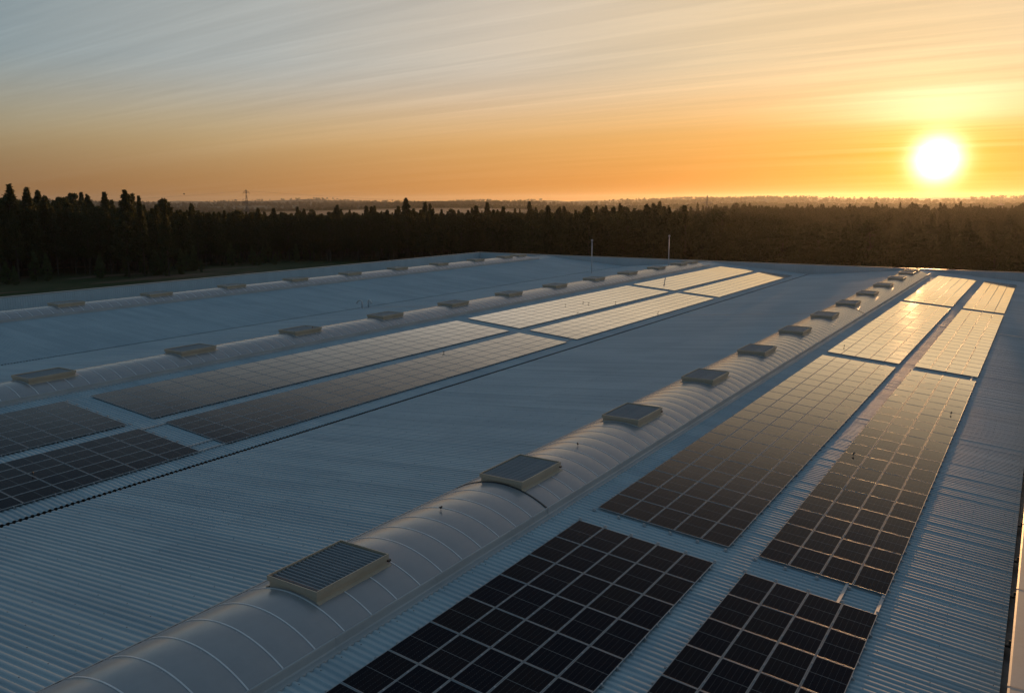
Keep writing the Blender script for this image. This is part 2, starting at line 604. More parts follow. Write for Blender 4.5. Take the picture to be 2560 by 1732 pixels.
# valley gutters (dark troughs seen as the jagged lines)
for vx in VX:
    zg = -S * 17.9
    g = MB()
    g.sweep([(vx - 0.34, zg + 0.02), (vx - 0.22, zg - 0.02), (vx - 0.20, zg - 0.26), (vx + 0.20, zg - 0.26), (vx + 0.22, zg - 0.02), (vx + 0.34, zg + 0.02)], Y0, Y1 - 0.02)
    wpart('valley_gutter', g.mesh('valley_gutter', [M['gutter']]))
# side gutter at right with brackets
g = MB()
zg = roof_z(X_R, 0)
g.sweep([(X_R - 0.10, zg - 0.01), (X_R - 0.09, zg - 0.22), (X_R + 0.19, zg - 0.22), (X_R + 0.195, zg + 0.15)], Y0, Y1 - 0.02)
sg = wpart('side_gutter', g.mesh('side_gutter', [M['gutter_light']]))
bm = MB()
bm.box(-0.02, 0.20, -0.10, 0.10, -0.10, -0.02)
bm.box(0.10, 0.20, -0.03, 0.03, -0.02, 0.10)
bme = bm.mesh('gutter_bracket', [M['darkstrip']])
for y in (27.5, 31.2, 34.5, 38.5, 46.2, 54):
    put('gutter_bracket', bme, wh, (X_R + OFFS[0], y + OFFS[1], zg + OFFS[2] + 0.02))


def cladding(x0, y0, x1, y1, ztop, zbot, nx, ny, pitch=0.30):
    """ribbed vertical sheet along a line, facing (nx, ny)"""
    L = math.hypot(x1 - x0, y1 - y0)
    n = int(L / pitch)
    v, f = [], []
    pts = []
    for i in range(n):
        for a, h in ((0, 0), (0.19, 0), (0.215, 0.03), (0.275, 0.03)):
            pts.append((i * pitch + a, h))
    pts.append((L, 0))
    ux, uy = (x1 - x0) / L, (y1 - y0) / L
    for a, h in pts:
        v.append((x0 + ux * a + nx * h, y0 + uy * a + ny * h, zbot))
    k = len(pts)
    v += [(a, b, ztop) for a, b, c in v]
    for i in range(k - 1):
        f.append((i, i + 1, k + i + 1, k + i))
    me = bpy.data.meshes.new('cladding')
    me.from_pydata(v, [], f)
    me.materials.append(M['clad'])
    return me


def parapet(x0, y0, x1, y1, nx, ny, tx, ty, width, zbot):
    """wall body as part, cladding sheet and coping lengths as sub-parts; n = inward normal"""
    mb = MB()
    xs = sorted((x0 - nx * 0.02, x1 - nx * width))
    ys = sorted((y0 - ny * 0.02, y1 - ny * width))
    if nx: mb.box(xs[0], xs[1], min(y0, y1), max(y0, y1), GROUND, ZP - 0.03)
    else: mb.box(min(x0, x1), max(x0, x1), ys[0], ys[1], GROUND, ZP - 0.03)
    o = wpart('parapet_wall', mb.mesh('parapet_wall', [M['wall']]))
    put('cladding_sheet', cladding(x0, y0, x1, y1, ZP - 0.03, zbot, nx, ny), o)
    L = math.hypot(x1 - x0, y1 - y0)
    n = max(1, round(L / 6.0))
    l = L / n
    cb = MB()
    wd = width + 0.06
    cb.sweep([(-0.05, -0.10), (-0.05, 0.0), (0.0, 0.012), (wd - 0.06, 0.012), (wd, 0.0), (wd, -0.10)], 0.004, l - 0.004)
    cb.sweep([(-0.058, -0.09), (-0.058, 0.004), (0.0, 0.018), (wd - 0.06, 0.018), (wd + 0.008, 0.004), (wd + 0.008, -0.09)], l - 0.09, l + 0.03)
    cme = cb.mesh('coping', [M['coping']])
    ang = math.atan2(-(x1 - x0) / L, (y1 - y0) / L)
    for i in range(n):
        put('coping', cme, o, (x0 + (x1 - x0) * i / n, y0 + (y1 - y0) * i / n, ZP), (0, 0, ang))
    return o


# order chosen so that the profile's x runs outwards from the roof
parapet(X_L, Y1, X_L, Y0, 1, 0, 0, -1, 0.40, -1.6)
parapet(X_R + 0.66, Y1, X_L - 0.40, Y1, 0, -1, 0, 0, 0.40, -1.75)
parapet(X_R + 0.20, Y0, X_R + 0.20, Y1 - 0.06, -1, 0, 0, 1, 0.46, -1.75)
nb = MB()
nb.box(X_L, X_R, Y0 - 0.3, Y0 - 0.02, GROUND, -1.9)
wpart('end_wall', nb.mesh('end_wall', [M['wall']]))


# cover strips over the expansion joints, lying on the ribs
def strip_on_roof(x0, x1, y, i, width=0.16, name='joint_cover_strip', mat='strip', h=0.02):
    mb = MB()
    z0, z1 = roof_z(x0, i) + 0.056, roof_z(x1, i) + 0.056
    a, b = y - width / 2, y + width / 2
    mb.poly([(x0, a, z0 + h), (x1, a, z1 + h), (x1, b, z1 + h), (x0, b, z0 + h)])
    mb.poly([(x0, a, z0), (x1, a, z1), (x1, a, z1 + h), (x0, a, z0 + h)])
    mb.poly([(x1, b, z1), (x0, b, z0), (x0, b, z0 + h), (x1, b, z1 + h)])
    mb.poly([(x0, b, z0), (x0, a, z0), (x0, a, z0 + h), (x0, b, z0 + h)])
    mb.poly([(x1, a, z1), (x1, b, z1), (x1, b, z1 + h), (x1, a, z1 + h)])
    return wpart(name, mb.mesh(name, [M[mat]]))


strip_on_roof(-17.9, -2.6, 90.4, 0, 0.20)
strip_on_roof(2.2, 3.2, 90.9, 0, 0.16)
strip_on_roof(8.6, 9.6, 91.8, 0, 0.16)
strip_on_roof(13.9, 17.2, 91.9, 0, 0.22)
strip_on_roof(-20.4, -18.3, 91.6, 1, 0.20)
strip_on_roof(-53.8, -38.6, 76.6, 1, 0.20)

# ridge caps beyond the vault ends
for i, rx in enumerate(RX):
    mb = MB()
    mb.sweep([(rx - 2.3, roof_z(rx - 2.3, i) + 0.06), (rx - 0.25, 0.07), (rx, 0.085), (rx + 0.25, 0.07), (rx + 2.3, roof_z(rx + 2.3, i) + 0.06)], 143.6, Y1 - 0.03)
    wpart('ridge_cap', mb.mesh('ridge_cap', [M['roof']]))
    mb = MB()
    mb.sweep([(rx - 0.22, 0.09), (rx - 0.10, 0.14), (rx + 0.10, 0.14), (rx + 0.22, 0.09)], 143.7, Y1 - 0.2)
    wpart('ridge_bar', mb.mesh('ridge_bar', [M['strip']]))

# (two marked rows of larger fixings run along the gutter side)
# fixing screws on the ribs of the nearest slopes: too small to pick apart
mb = MB()
for (xa, xb, i) in ((-2.4, -17.9, 0), (2.5, 17.1, 0)):
    nx = 10
    for k in range(nx + 1):
        x = xa + (xb - xa) * k / nx
        for r in range(int((56 - Y0) / PITCH)):
            if (r + (k * 7) // 3) % 3 == 0:
                y = Y0 + r * PITCH + 0.145
                z = roof_z(x, i) + 0.049
                mb.box(x - 0.011, x + 0.011, y - 0.011, y + 0.011, z, z + 0.014)
for x in (15.1, 16.75):
    for r in range(int((100 - Y0) / PITCH)):
        if r % 4 == 0:
            y = Y0 + r * PITCH + 0.145
            z = roof_z(x, 0) + 0.049
            mb.box(x - 0.014, x + 0.014, y - 0.012, y + 0.012, z, z + 0.012)
tag(wpart('roof_screws', mb.mesh('roof_screws', [M['gutter']])), kind='stuff')

# ------------------------------------------------------------------ barrel vaults along the ridges
HW, ZB, ZC = 2.12, 0.11, 0.70
RAD = (HW * HW + (ZC - ZB) ** 2) / (2 * (ZC - ZB))
BAY = 1.095
Y_V0, Y_V1 = 2.15, 143.5


def arc_z(dx, r=RAD):
    return ZC - RAD + math.sqrt(max(0.0, r * r - dx * dx))


def arc_pts(n, lift=0.0):
    a = math.asin(HW / RAD)
    return [((RAD + lift) * math.sin(-a + 2 * a * k / n), ZC - RAD + (RAD + lift) * math.cos(-a + 2 * a * k / n)) for k in range(n + 1)]


def vault_meshes():
    # one bay of sheet, bulging very slightly between battens
    n = 20
    v, f = [], []
    rows = [0.0, 0.25, 0.5, 0.75, 1.0]
    for t in rows:
        lift = 0.014 * math.sin(math.pi * t)
        v += [(x, t * (BAY - 0.004) + 0.002, z) for x, z in arc_pts(n, lift)]
    for j in range(len(rows) - 1):
        for i in range(n):
            a, b = j * (n + 1), (j + 1) * (n + 1)
            f.append((a + i, a + i + 1, b + i + 1, b + i))
    me = bpy.data.meshes.new('vault_panel')
    me.from_pydata(v, [], f)
    me.materials.append(M['vault'])
    me.polygons.foreach_set('use_smooth', [True] * len(f))

    def band(name, w_, h, mat, seg=20):
        mb = MB()
        lo, hi = arc_pts(seg, 0.002), arc_pts(seg, h)
        for i in range(seg):
            (x0, z0), (x1, z1) = hi[i], hi[i + 1]
            (a0, c0), (a1, c1) = lo[i], lo[i + 1]
            mb.poly([(x0, -w_, z0), (x1, -w_, z1), (x1, w_, z1), (x0, w_, z0)])
            mb.poly([(a0, -w_, c0), (a1, -w_, c1), (x1, -w_, z1), (x0, -w_, z0)])
            mb.poly([(a1, w_, c1), (a0, w_, c0), (x0, w_, z0), (x1, w_, z1)])
        return mb.mesh(name, [mat])
    return me, band('batten', 0.023, 0.013, M['batten']), band('joint_band', 0.03, 0.03, M['darkstrip'])


VP, BT, JB = vault_meshes()
FL = 4.38


def flashing_mesh(sgn):
    fl = MB()
    pr = [(2.11, ZB + 0.03), (2.155, ZB + 0.025), (2.17, ZB - 0.03), (2.155, ZB - 0.035), (2.18, -0.09), (2.22, -0.125), (2.40, -S * 2.40 + 0.066), (2.405, -S * 2.40 + 0.058)]
    sm = [(2.182, -0.02), (2.188, -0.09), (2.225, -0.118), (2.41, -S * 2.40 + 0.074)]
    for q, y0, y1 in ((pr, 0.003, FL - 0.003), (sm, FL - 0.02, FL + 0.012)):
        q = [(sgn * x, z) for x, z in q]
        fl.sweep(q if sgn > 0 else q[::-1], y0, y1)
    return fl.mesh('kerb_flashing', [M['flash']])


FLMS = [flashing_mesh(1), flashing_mesh(-1)]
cs = MB()
for r in range(int((Y_V1 - 4 - Y0) / PITCH)):
    y = Y0 + r * PITCH
    if y < Y_V0: continue
    for sgn in (1, -1):
        x = sgn * 2.402
        z = -S * 2.402
        cs.poly([(x, y - 0.045, z + 0.060), (x, y + 0.088, z + 0.060), (x + sgn * 0.015, y + 0.060, z + 0.006), (x + sgn * 0.015, y - 0.018, z + 0.006)])
CSM = cs.mesh('closure_teeth', [M['flash']])
VNAMES = ['curved sheet-metal barrel vault along the right-hand ridge, nearest to the camera', 'barrel vault along the middle ridge of the roof', 'barrel vault along the far left ridge beside the ribbed parapet']
for i, rx in enumerate(RX):
    vt = empty('barrel_vault', (rx, Y_V0, 0))
    tag(vt, VNAMES[i], 'roof vault', 'barrel vaults along the roof ridges')
    nb = int(round((Y_V1 - Y_V0) / BAY))
    kmin = 0 if i < 2 else 25
    for k in range(kmin if i == 2 else 0, nb):
        put('vault_panel', VP, vt, (0, k * BAY, 0), (0, 0, 0))
        jj = (i == 0 and k in (22, 81))
        put('joint_band' if jj else 'batten', JB if jj else BT, vt, (0, k * BAY, 0))
    for k in range(int((Y_V1 - Y_V0) / FL) + 1):
        for fm_ in FLMS:
            put('kerb_flashing', fm_, vt, (0, k * FL - 0.4, 0))
    tag(put('closure_teeth', CSM, vt, (0, -Y_V0, 0)), kind='stuff')
    for kk in (22, 81) if i == 0 else ():
        for sgn in (1, -1):
            jb = MB()
            pr = [(sgn * 2.18, ZB + 0.03), (sgn * 2.192, -0.02), (sgn * 2.198, -0.09), (sgn * 2.235, -0.110), (sgn * 2.42, -S * 2.40 + 0.078)]
            if sgn == -1: pr = pr[::-1]
            jb.sweep(pr, -0.025, 0.025)
            put('joint_flashing', jb.mesh('joint_flashing', [M['strip'] if kk == 22 else M['darkstrip']]), vt, (0, kk * BAY, 0))
    # end caps: arches folded down to the roof
    ap = arc_pts(20)
    for y in ((0.0, nb * BAY) if i < 2 else (nb * BAY,)):
        ec = MB()
        for q in range(20):
            (x0, z0), (x1, z1) = ap[q], ap[q + 1]
            yy = y + (0.55 if y > 0 else -0.55)
            ec.poly([(x0, y, z0), (x1, y, z1), (x1, yy, -S * abs(x1) + 0.04), (x0, yy, -S * abs(x0) + 0.04)])
        put('end_cap', ec.mesh('end_cap', [M['vault']]), vt)

# ------------------------------------------------------------------ louvred roof vents on the vaults
VL, VW, VZ = 3.05, 2.03, 0.95      # length, width, top height


def vent_parts():
    hx = VW / 2
    fr = MB()          # upper band
    th = 0.03
    zt, zl = 0.0, -0.17
    for (x0, x1, y0, y1) in ((-hx, -hx + th, 0, VL), (hx - th, hx, 0, VL), (-hx + th, hx - th, 0, th), (-hx + th, hx - th, VL - th, VL)):
        fr.box(x0, x1, y0, y1, zl, zt)
    frm = fr.mesh('vent_frame', [M['beige']])
    sk = MB()          # lower skirt, cut to the curve of the vault
    ix, iy0, iy1 = hx - 0.05, 0.045, VL - 0.045
    n = 12
    for (y, flip) in ((iy0, 0), (iy1, 1)):
        for k in range(n):
            xa, xb = -ix + 2 * ix * k / n, -ix + 2 * ix * (k + 1) / n
            za, zb = arc_z(xa) - VZ + 0.002, arc_z(xb) - VZ + 0.002
            zt_ = -0.10
            q = [(xa, y, za), (xb, y, zb), (xb, y, zt_), (xa, y, zt_)]
            sk.poly(q[::-1] if flip else q)
    zb = arc_z(ix) - VZ
    for sx in (-1, 1):
        q = [(sx * ix, iy0, zb), (sx * ix, iy1, zb), (sx * ix, iy1, -0.165), (sx * ix, iy0, -0.165)]
        sk.poly(q if sx > 0 else q[::-1])
        # base flange lying on the sheet
        xo = sx * (hx + 0.06)
        z1 = arc_z(hx + 0.06) - VZ + 0.025
        q = [(sx * ix, iy0 - 0.05, zb + 0.04), (xo, iy0 - 0.05, z1), (xo, iy1 + 0.10, z1), (sx * ix, iy1 + 0.10, zb + 0.04)]
        sk.poly(q if sx > 0 else q[::-1])
        q = [(xo, iy0 - 0.05, z1), (xo + sx * 0.004, iy0 - 0.05, z1 - 0.03), (xo + sx * 0.004, iy1 + 0.10, z1 - 0.03), (xo, iy1 + 0.10, z1)]
        sk.poly(q if sx > 0 else q[::-1])
    skm = sk.mesh('vent_skirt', [M['beige']])
    # slat: shallow inverted V with a lip, running across
    n = 19
    pt = (VL - 2 * th) / n
    sl = MB()
    L = hx - th - 0.004
    pr = [(0.0, -0.105), (pt * 0.16, -0.048), (pt * 0.42, -0.042), (pt * 0.50, -0.060), (pt * 0.52, -0.075)]
    b = len(sl.v)
    for x in (-L, L):
        sl.v += [(x, y, z) for y, z in pr]
    for q in range(len(pr) - 1):
        sl.f.append((b + q, b + len(pr) + q, b + len(pr) + q + 1, b + q + 1))
        sl.m.append(0)
    slm = sl.mesh('slat', [M['slat']])
    al = MB()
    for s_ in range(n):
        b = len(al.v)
        for x in (-L, L):
            al.v += [(x, y + th + s_ * pt, z) for y, z in pr]
        for q in range(len(pr) - 1):
            al.f.append((b + q, b + len(pr) + q, b + len(pr) + q + 1, b + q + 1))
            al.m.append(0)
    alm = al.mesh('louvre', [M['slat']])
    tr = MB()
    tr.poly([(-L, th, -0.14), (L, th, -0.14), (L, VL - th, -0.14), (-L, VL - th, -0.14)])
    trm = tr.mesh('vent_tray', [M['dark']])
    br = MB()
    br.box(-0.06, 0.06, -0.02, 0.10, -0.04, 0.03)
    brm = br.mesh('drain_spout', [M['darkstrip']])
    return frm, skm, slm, alm, trm, brm, n, pt, th


FRM, SKM, SLM, ALM, TRM, BRM, NS, SP, STH = vent_parts()
ORD = ['first', 'second', 'third', 'fourth', 'fifth', 'sixth', 'seventh', 'eighth', 'ninth', 'tenth', 'eleventh', 'twelfth', 'thirteenth']
VY = [15.36 + 10.88 * k + 0.012 * k * k for k in range(11)] + [135.2, 140.3]
VG = ['vents on the right-hand vault', 'vents on the middle vault', 'vents on the far left vault']
VD = ['the right-hand vault', 'the middle vault', 'the far left vault']
for i, rx in enumerate(RX):
    ys = VY[(0, 1, 3)[i]:]
    for k, y in enumerate(ys):
        vo = empty('roof_vent', (rx, y, VZ), (0, 0, 0))
        if i == 0 and k == 0:
            lab = 'largest beige louvred roof vent, nearest the camera on the right-hand vault'
        elif k == len(ys) - 1:
            lab = 'last and farthest beige roof vent at the far end of ' + VD[i]
        elif k == 0:
            lab = 'leftmost and nearest beige roof vent on ' + VD[i]
        else:
            lab = ORD[k] + ' beige louvred roof vent from the near end of ' + VD[i]
        tag(vo, lab, 'roof vent', VG[i])
        put('vent_frame', FRM, vo)
        put('vent_skirt', SKM, vo)
        put('vent_tray', TRM, vo)
        if (i == 0 and k < 5) or (i == 1 and k < 2):
            for s_ in range(NS):
                put('slat', SLM, vo, (0, STH + s_ * SP, random.uniform(-0.003, 0.003)))
        else:
            tag(put('louvre', ALM, vo), kind='stuff')
        if i == 0 and k < 3:
            put('drain_spout', BRM, vo, (VW / 2 - 0.06, VL, -0.24))

# ------------------------------------------------------------------ solar arrays
PXX = 1.055
PW, PL, PT = 1.036, 1.78, 0.035
POFF = 0.145                     # top of panel above the roof plane


def panel_meshes():
    a, b = PW / 2, PL / 2
    # rounded bar section, from the outer side inwards (offset, height)
    sec = [(0.0, -PT), (0.0, -0.007), (0.003, -0.003), (0.008, -0.0006), (0.014, 0.0), (0.019, -0.0012), (0.022, -0.005)]
    gz = -0.005

    def frame(mb):
        for k in range(len(sec) - 1):
            (o0, z0), (o1, z1) = sec[k], sec[k + 1]
            c0 = [(-a + o0, -b + o0, z0), (a - o0, -b + o0, z0), (a - o0, b - o0, z0), (-a + o0, b - o0, z0)]
            c1 = [(-a + o1, -b + o1, z1), (a - o1, -b + o1, z1), (a - o1, b - o1, z1), (-a + o1, b - o1, z1)]
            for q in range(4):
                q2 = (q + 1) % 4
                mb.poly([c0[q], c0[q2], c1[q2], c1[q]], 0)
    g_ = [(-a + 0.022, -b + 0.022, gz), (a - 0.022, -b + 0.022, gz), (a - 0.022, b - 0.022, gz), (-a + 0.022, b - 0.022, gz)]
    f = MB()
    frame(f)
    fm = f.mesh('panel_frame', [M['alu']])
    g = MB()
    g.poly(g_)
    gm = g.mesh('panel_glass', [M['glass']])
    c = MB()
    frame(c)
    c.poly(g_, 1)
    cm = c.mesh('solar_panel', [M['alu'], M['glass']])
    return fm, gm, cm


PFM, PGM, PCM = panel_meshes()
clm = MB()
clm.box(-0.030, 0.030, -0.022, 0.022, -0.03, 0.008)
CLM = clm.mesh('clamp', [M['clamp']])
bk = MB()
bk.box(-0.055, 0.055, -0.05, 0.05, -0.10, -0.045)
bk.box(-0.040, 0.040, -0.012, 0.03, -0.045, -0.005)
BKM = bk.mesh('bracket', [M['clamp']])


def array(label, ri, x0, ncol, yfar, nrow, pitch, detail, group):
    """x0: left edge in plan, yfar: far edge; panels numbered from the far edge"""
    xr = RX[ri]
    base_z = roof_z(x0, ri) + POFF
    ar = empty('solar_array', (x0, yfar, base_z), (0, ANG, 0))
    tag(ar, label, 'solar array', group)
    px = PXX / math.cos(ANG)
    sy = (pitch - 0.028) / PL
    for r in range(nrow):
        y = -(r + 0.5) * pitch
        rowt = random.gauss(0, 0.0008)
        for c in range(ncol):
            x = (c + 0.5) * px
            rot = (rowt + random.gauss(0, 0.0007), random.gauss(0, 0.0010), 0)
            if detail:
                p = put('solar_panel', PFM, ar, (x, y, random.uniform(-0.002, 0.002)), rot, (1, sy, 1))
                put('panel_glass', PGM, p)
            else:
                put('solar_panel', PCM, ar, (x, y, random.uniform(-0.002, 0.002)), rot, (1, sy, 1))
    wd = ncol * px
    # rails across, two under every row, ends sticking out
    if detail:
        rm = MB()
        rm.box(-0.07, wd + 0.07, -0.02, 0.02, -PT - 0.045, -PT - 0.003)
        RM = rm.mesh('rail', [M['alu']])
        for r in range(nrow):
            for q in (0.24, 0.76):
                put('rail', RM, ar, (0, -(r + q) * pitch, 0))
        if detail == 2:
            for c in range(ncol + 1):
                for (yy, s_) in ((0.20, 1), (-nrow * pitch - 0.20, -1)):
                    put('bracket', BKM, ar, (c * px - 0.05, yy, 0), (0, 0, 0 if s_ > 0 else math.pi))
    else:
        rm = MB()
        for r in range(nrow):
            for q in (0.24, 0.76):
                y = -(r + q) * pitch
                rm.box(-0.07, wd + 0.07, y - 0.02, y + 0.02, -PT - 0.045, -PT - 0.003)
        tag(put('rails', rm.mesh('rails', [M['alu']]), ar), kind='stuff')
    cb = MB()
    for r in range(nrow):
        for q in (0.24, 0.76):
            y = -(r + q) * pitch
            for c in range(ncol + 1):
                cb.box(c * px - 0.020, c * px + 0.020, y - 0.022, y + 0.022, -PT, 0.006)
    tag(put('clamps', cb.mesh('clamps', [M['clamp']]), ar), kind='stuff')
    # skirt shadow gap: short posts carrying the rails to the ribs
    pb = MB()
    zb = -(POFF - 0.02)
    for r in range(nrow):
        for q in (0.24, 0.76):
            y = -(r + q) * pitch
            for c in range(ncol + 1):
                pb.box(c * px - 0.02, c * px + 0.02, y - 0.02, y + 0.02, zb, -PT - 0.045)
    tag(put('posts', pb.mesh('posts', [M['alu']]), ar), kind='stuff')
    return ar


xA, xB = 3.3057, 9.6372
xC, xD = -32.13, -24.70
GA, GC = 'solar arrays beside the right-hand vault', 'solar arrays beside the middle vault'
array('near-black solar array block at the bottom right, next to the right-hand vault', 0, xA, 5, 26.44, 11, 1.812, 2, GA)
array('near-black narrow solar array block at the bottom right, towards the gutter', 0, xB, 4, 26.44, 11, 1.812, 2, GA)
array('long brown-to-cream solar array block beside the nearest vents, second along the right-hand vault', 0, xA, 5, 66.37, 21, 38.37 / 21, 2, GA)
array('long brown-to-cream solar array block second along the outer row by the right gutter', 0, xB, 4, 66.37, 21, 38.37 / 21, 2, GA)
array('golden reflecting solar array block third along the right-hand vault', 0, xA, 5, 106.49, 21, 38.54 / 21, 0, GA)
array('golden reflecting solar array block third along the outer row by the right gutter', 0, xB, 4, 106.49, 21, 38.54 / 21, 0, GA)
array('farthest golden solar array block beside the far end of the right-hand vault', 0, xA, 5, 145.39, 20, 37.31 / 20, 0, GA)
array('farthest solar array block of the outer row, half shaded by the far parapet', 0, xB, 4, 145.39, 20, 37.31 / 20, 0, GA)
array('dark solar array block at the left edge, next to the middle vault', 1, xC, 6, 26.75, 7, 1.812, 2, GC)
array('dark solar array block at the left edge, next to the jagged valley gutter', 1, xD, 5, 26.75, 8, 1.812, 2, GC)
array('long dark-to-brown solar array block second along the middle vault', 1, xC, 6, 66.82, 21, 38.42 / 21, 1, GC)
array('long dark-to-brown solar array block second along the middle valley gutter', 1, xD, 5, 66.82, 21, 38.42 / 21, 1, GC)
array('cream reflecting solar array block third along the middle vault, birds standing on it', 1, xC, 6, 107.23, 21, 38.57 / 21, 0, GC)
array('cream reflecting solar array block third along the middle valley gutter', 1, xD, 5, 107.23, 21, 38.57 / 21, 0, GC)
array('farthest cream solar array block beside the far end of the middle vault', 1, xC, 6, 146.81, 20, 37.67 / 20, 0, GC)
array('farthest cream solar array block by the middle valley gutter, shaded at its far edge', 1, xD, 5, 146.81, 20, 37.67 / 20, 0, GC)

# cable trays bridging the gaps between blocks
TR = [('short cable tray bridging the array gap nearest the right gutter', 13.78, 26.35, 28.15, 0), ('short cable tray bridging the array gap inside the right outer row', 12.64, 26.35, 28.15, 0),
      ('short cable tray bridging the left array gap next to the valley gutter', -19.55, 26.1, 28.6, 1), ('short cable tray bridging the left array gap, middle of three', -20.55, 26.5, 28.6, 1), ('short cable tray bridging the left array gap, farthest from the valley gutter', -24.6, 26.6, 28.6, 1),
      ('small cable tray bridging the second array gap of the right outer row', 13.5, 66.1, 68.2, 0), ('small cable tray bridging the second array gap by the valley gutter', -19.9, 66.5, 68.9, 1)]
for lab, x, y0, y1, i in TR:
    z = roof_z(x, i) + 0.056
    mb = MB()
    mb.sweep([(-0.045, 0.0), (-0.045, 0.05), (-0.036, 0.05), (-0.034, 0.008), (0.034, 0.008), (0.036, 0.05), (0.045, 0.05), (0.045, 0.0)], 0, y1 - y0, closed=True)
    o = empty('cable_tray', (x, y0, z))
    tag(o, lab, 'cable tray', 'cable trays between array blocks')
    put('tray', mb.mesh('tray', [M['strip']]), o)
    lid = MB()
    lid.box(-0.05, 0.05, 0.02, y1 - y0 - 0.02, 0.052, 0.058)
    put('lid', lid.mesh('lid', [M['strip']]), o)

# ------------------------------------------------------------------ pipes and masts on the roof
def swan_pipe(x, y, i, label, rz):
    z = roof_z(x, i)
    o = empty('gooseneck_pipe', (x, y, z), (0, 0, rz))
    tag(o, label, 'roof pipe', 'pair of gooseneck pipes in the valley')
    mb = MB()
    pts = [(0, 0, 0.0), (0, 0, 0.75)]
    for k in range(1, 9):
        a = math.pi * 0.82 * k / 8
        pts.append((-0.30 + 0.30 * math.cos(a), 0, 0.75 + 0.30 * math.sin(a)))
    lx, lz = pts[-1][0], pts[-1][2]
    pts.append((lx - 0.12, 0, lz - 0.18))
    mb.tube(pts, 0.105, 12)
    put('bent_pipe', mb.mesh('bent_pipe', [M['galv']], True), o)
    mb = MB()
    mb.tube([(0, 0, 0.0), (0, 0, 0.06), (0, 0, 0.16)], [0.24, 0.20, 0.112], 14)
    put('collar', mb.mesh('collar', [M['strip']], True), o)
    mb = MB()
    mb.tube([(lx - 0.10, 0, lz - 0.15), (lx - 0.16, 0, lz - 0.24)], [0.115, 0.150], 12)
    put('mouth', mb.mesh('mouth', [M['galv']], True), o)


swan_pipe(-53.25, 75.9, 1, 'left one of two gooseneck pipes in the roof valley', math.radians(18))
swan_pipe(-52.75, 76.5, 1, 'right one of two gooseneck pipes in the roof valley', math.radians(160))


def mast(x, y, i, h, label):
    z = roof_z(x, i) + 0.03
    o = empty('roof_mast', (x, y, z))
    tag(o, label, 'mast', 'tall thin masts on the roof')
    mb = MB()
    mb.tube([(0, 0, 0.02), (0, 0, h * 0.5), (0, 0, h)], [0.09, 0.08, 0.075], 10)
    put('pole', mb.mesh('pole', [M['galv']], True), o)
    mb = MB()
    mb.box(-0.2, 0.2, -0.2, 0.2, 0, 0.03)
    put('base_plate', mb.mesh('base_plate', [M['galv']]), o)
    mb = MB()
    pts = [(0, 0, h + 0.02 + 0.20 * (1 - math.cos(math.pi * k / 8))) for k in range(9)]
    mb.tube(pts, [max(0.03, 0.19 * math.sin(math.pi * k / 8)) for k in range(9)], 12)
    put('ball_head', mb.mesh('ball_head', [M['clamp']], True), o)


mast(-50.86, 132.8, 1, 5.6, 'left tall thin mast with ball head standing on open roof')
mast(-41.3, 145.0, 1, 5.3, 'right tall thin mast with ball head behind the middle vault')

# ------------------------------------------------------------------ birds
def bird_mesh():
    mb = MB()
    # body along +y, tail at -y
    pts = [(0, -0.19, 0.10), (0, -0.13, 0.115), (0, -0.07, 0.13), (0, 0.0, 0.15), (0, 0.06, 0.185), (0, 0.085, 0.225), (0, 0.105, 0.25), (0, 0.13, 0.25), (0, 0.165, 0.243)]
    mb.tube(pts, [0.012, 0.022, 0.045, 0.062, 0.056, 0.036, 0.034, 0.024, 0.004], 10)
    for sx in (-0.022, 0.022):
        mb.tube([(sx, 0.0, 0.11), (sx, 0.005, 0.05), (sx, 0.0, 0.0)], [0.012, 0.006, 0.006], 5)
        mb.tube([(sx, -0.01, 0.004), (sx, 0.035, 0.004)], [0.006, 0.004], 4)
    return mb.mesh('bird', [M['bird']], True)


BM = bird_mesh()
wing = MB()
for sx in (-1, 1):
    q = [(sx * 0.050, 0.055, 0.185), (sx * 0.066, 0.0, 0.165), (sx * 0.045, -0.08, 0.14), (sx * 0.014, -0.20, 0.118), (sx * 0.03, -0.06, 0.175), (sx * 0.036, 0.03, 0.20)]
    wing.poly(q if sx > 0 else q[::-1])
WM = wing.mesh('folded_wings', [M['bird']])
BIRDS = [(10.15, 42.23, 0, 'p', 'bird standing on the outer solar array, near the camera'), (13.31, 54.8, 0, 'p', 'bird standing near the outer edge of the rightmost solar row'), (3.98, 71.16, 0, 'p', 'bird at the near corner of the third array beside the right-hand vault'),
         (-29.39, 84.39, 1, 'p', 'leftmost bird of the flock on the cream array by the middle vault'), (-28.99, 88.07, 1, 'p', 'uppermost bird of the flock on the cream array by the middle vault'), (-28.16, 87.88, 1, 'p', 'middle bird of the flock on the cream array by the middle vault'),
         (-26.44, 91.66, 1, 'p', 'rightmost bird of the flock on the cream array by the middle vault'), (-25.95, 80.99, 1, 'p', 'lowest bird of the flock, at the lower edge of the cream array'), (-19.91, 89.3, 1, 'p', 'lone bird at the lower edge of the valley-side cream array'),
         (-22.23, 19.59, 1, 'p', 'bird on the dark solar array at the left edge'), (-0.35, 22.71, 0, 'v', 'bird on the right-hand vault between the first and second vent'), (0.08, 32.36, 0, 'v', 'bird on the right-hand vault between the second and third vent'),
         (-35.07, 50.12, 1, 't', 'bird perched on the rim of a vent on the middle vault'), (-24.4, 54.48, 1, 'p', 'bird at the upper edge of the valley-side array, mid-roof')]
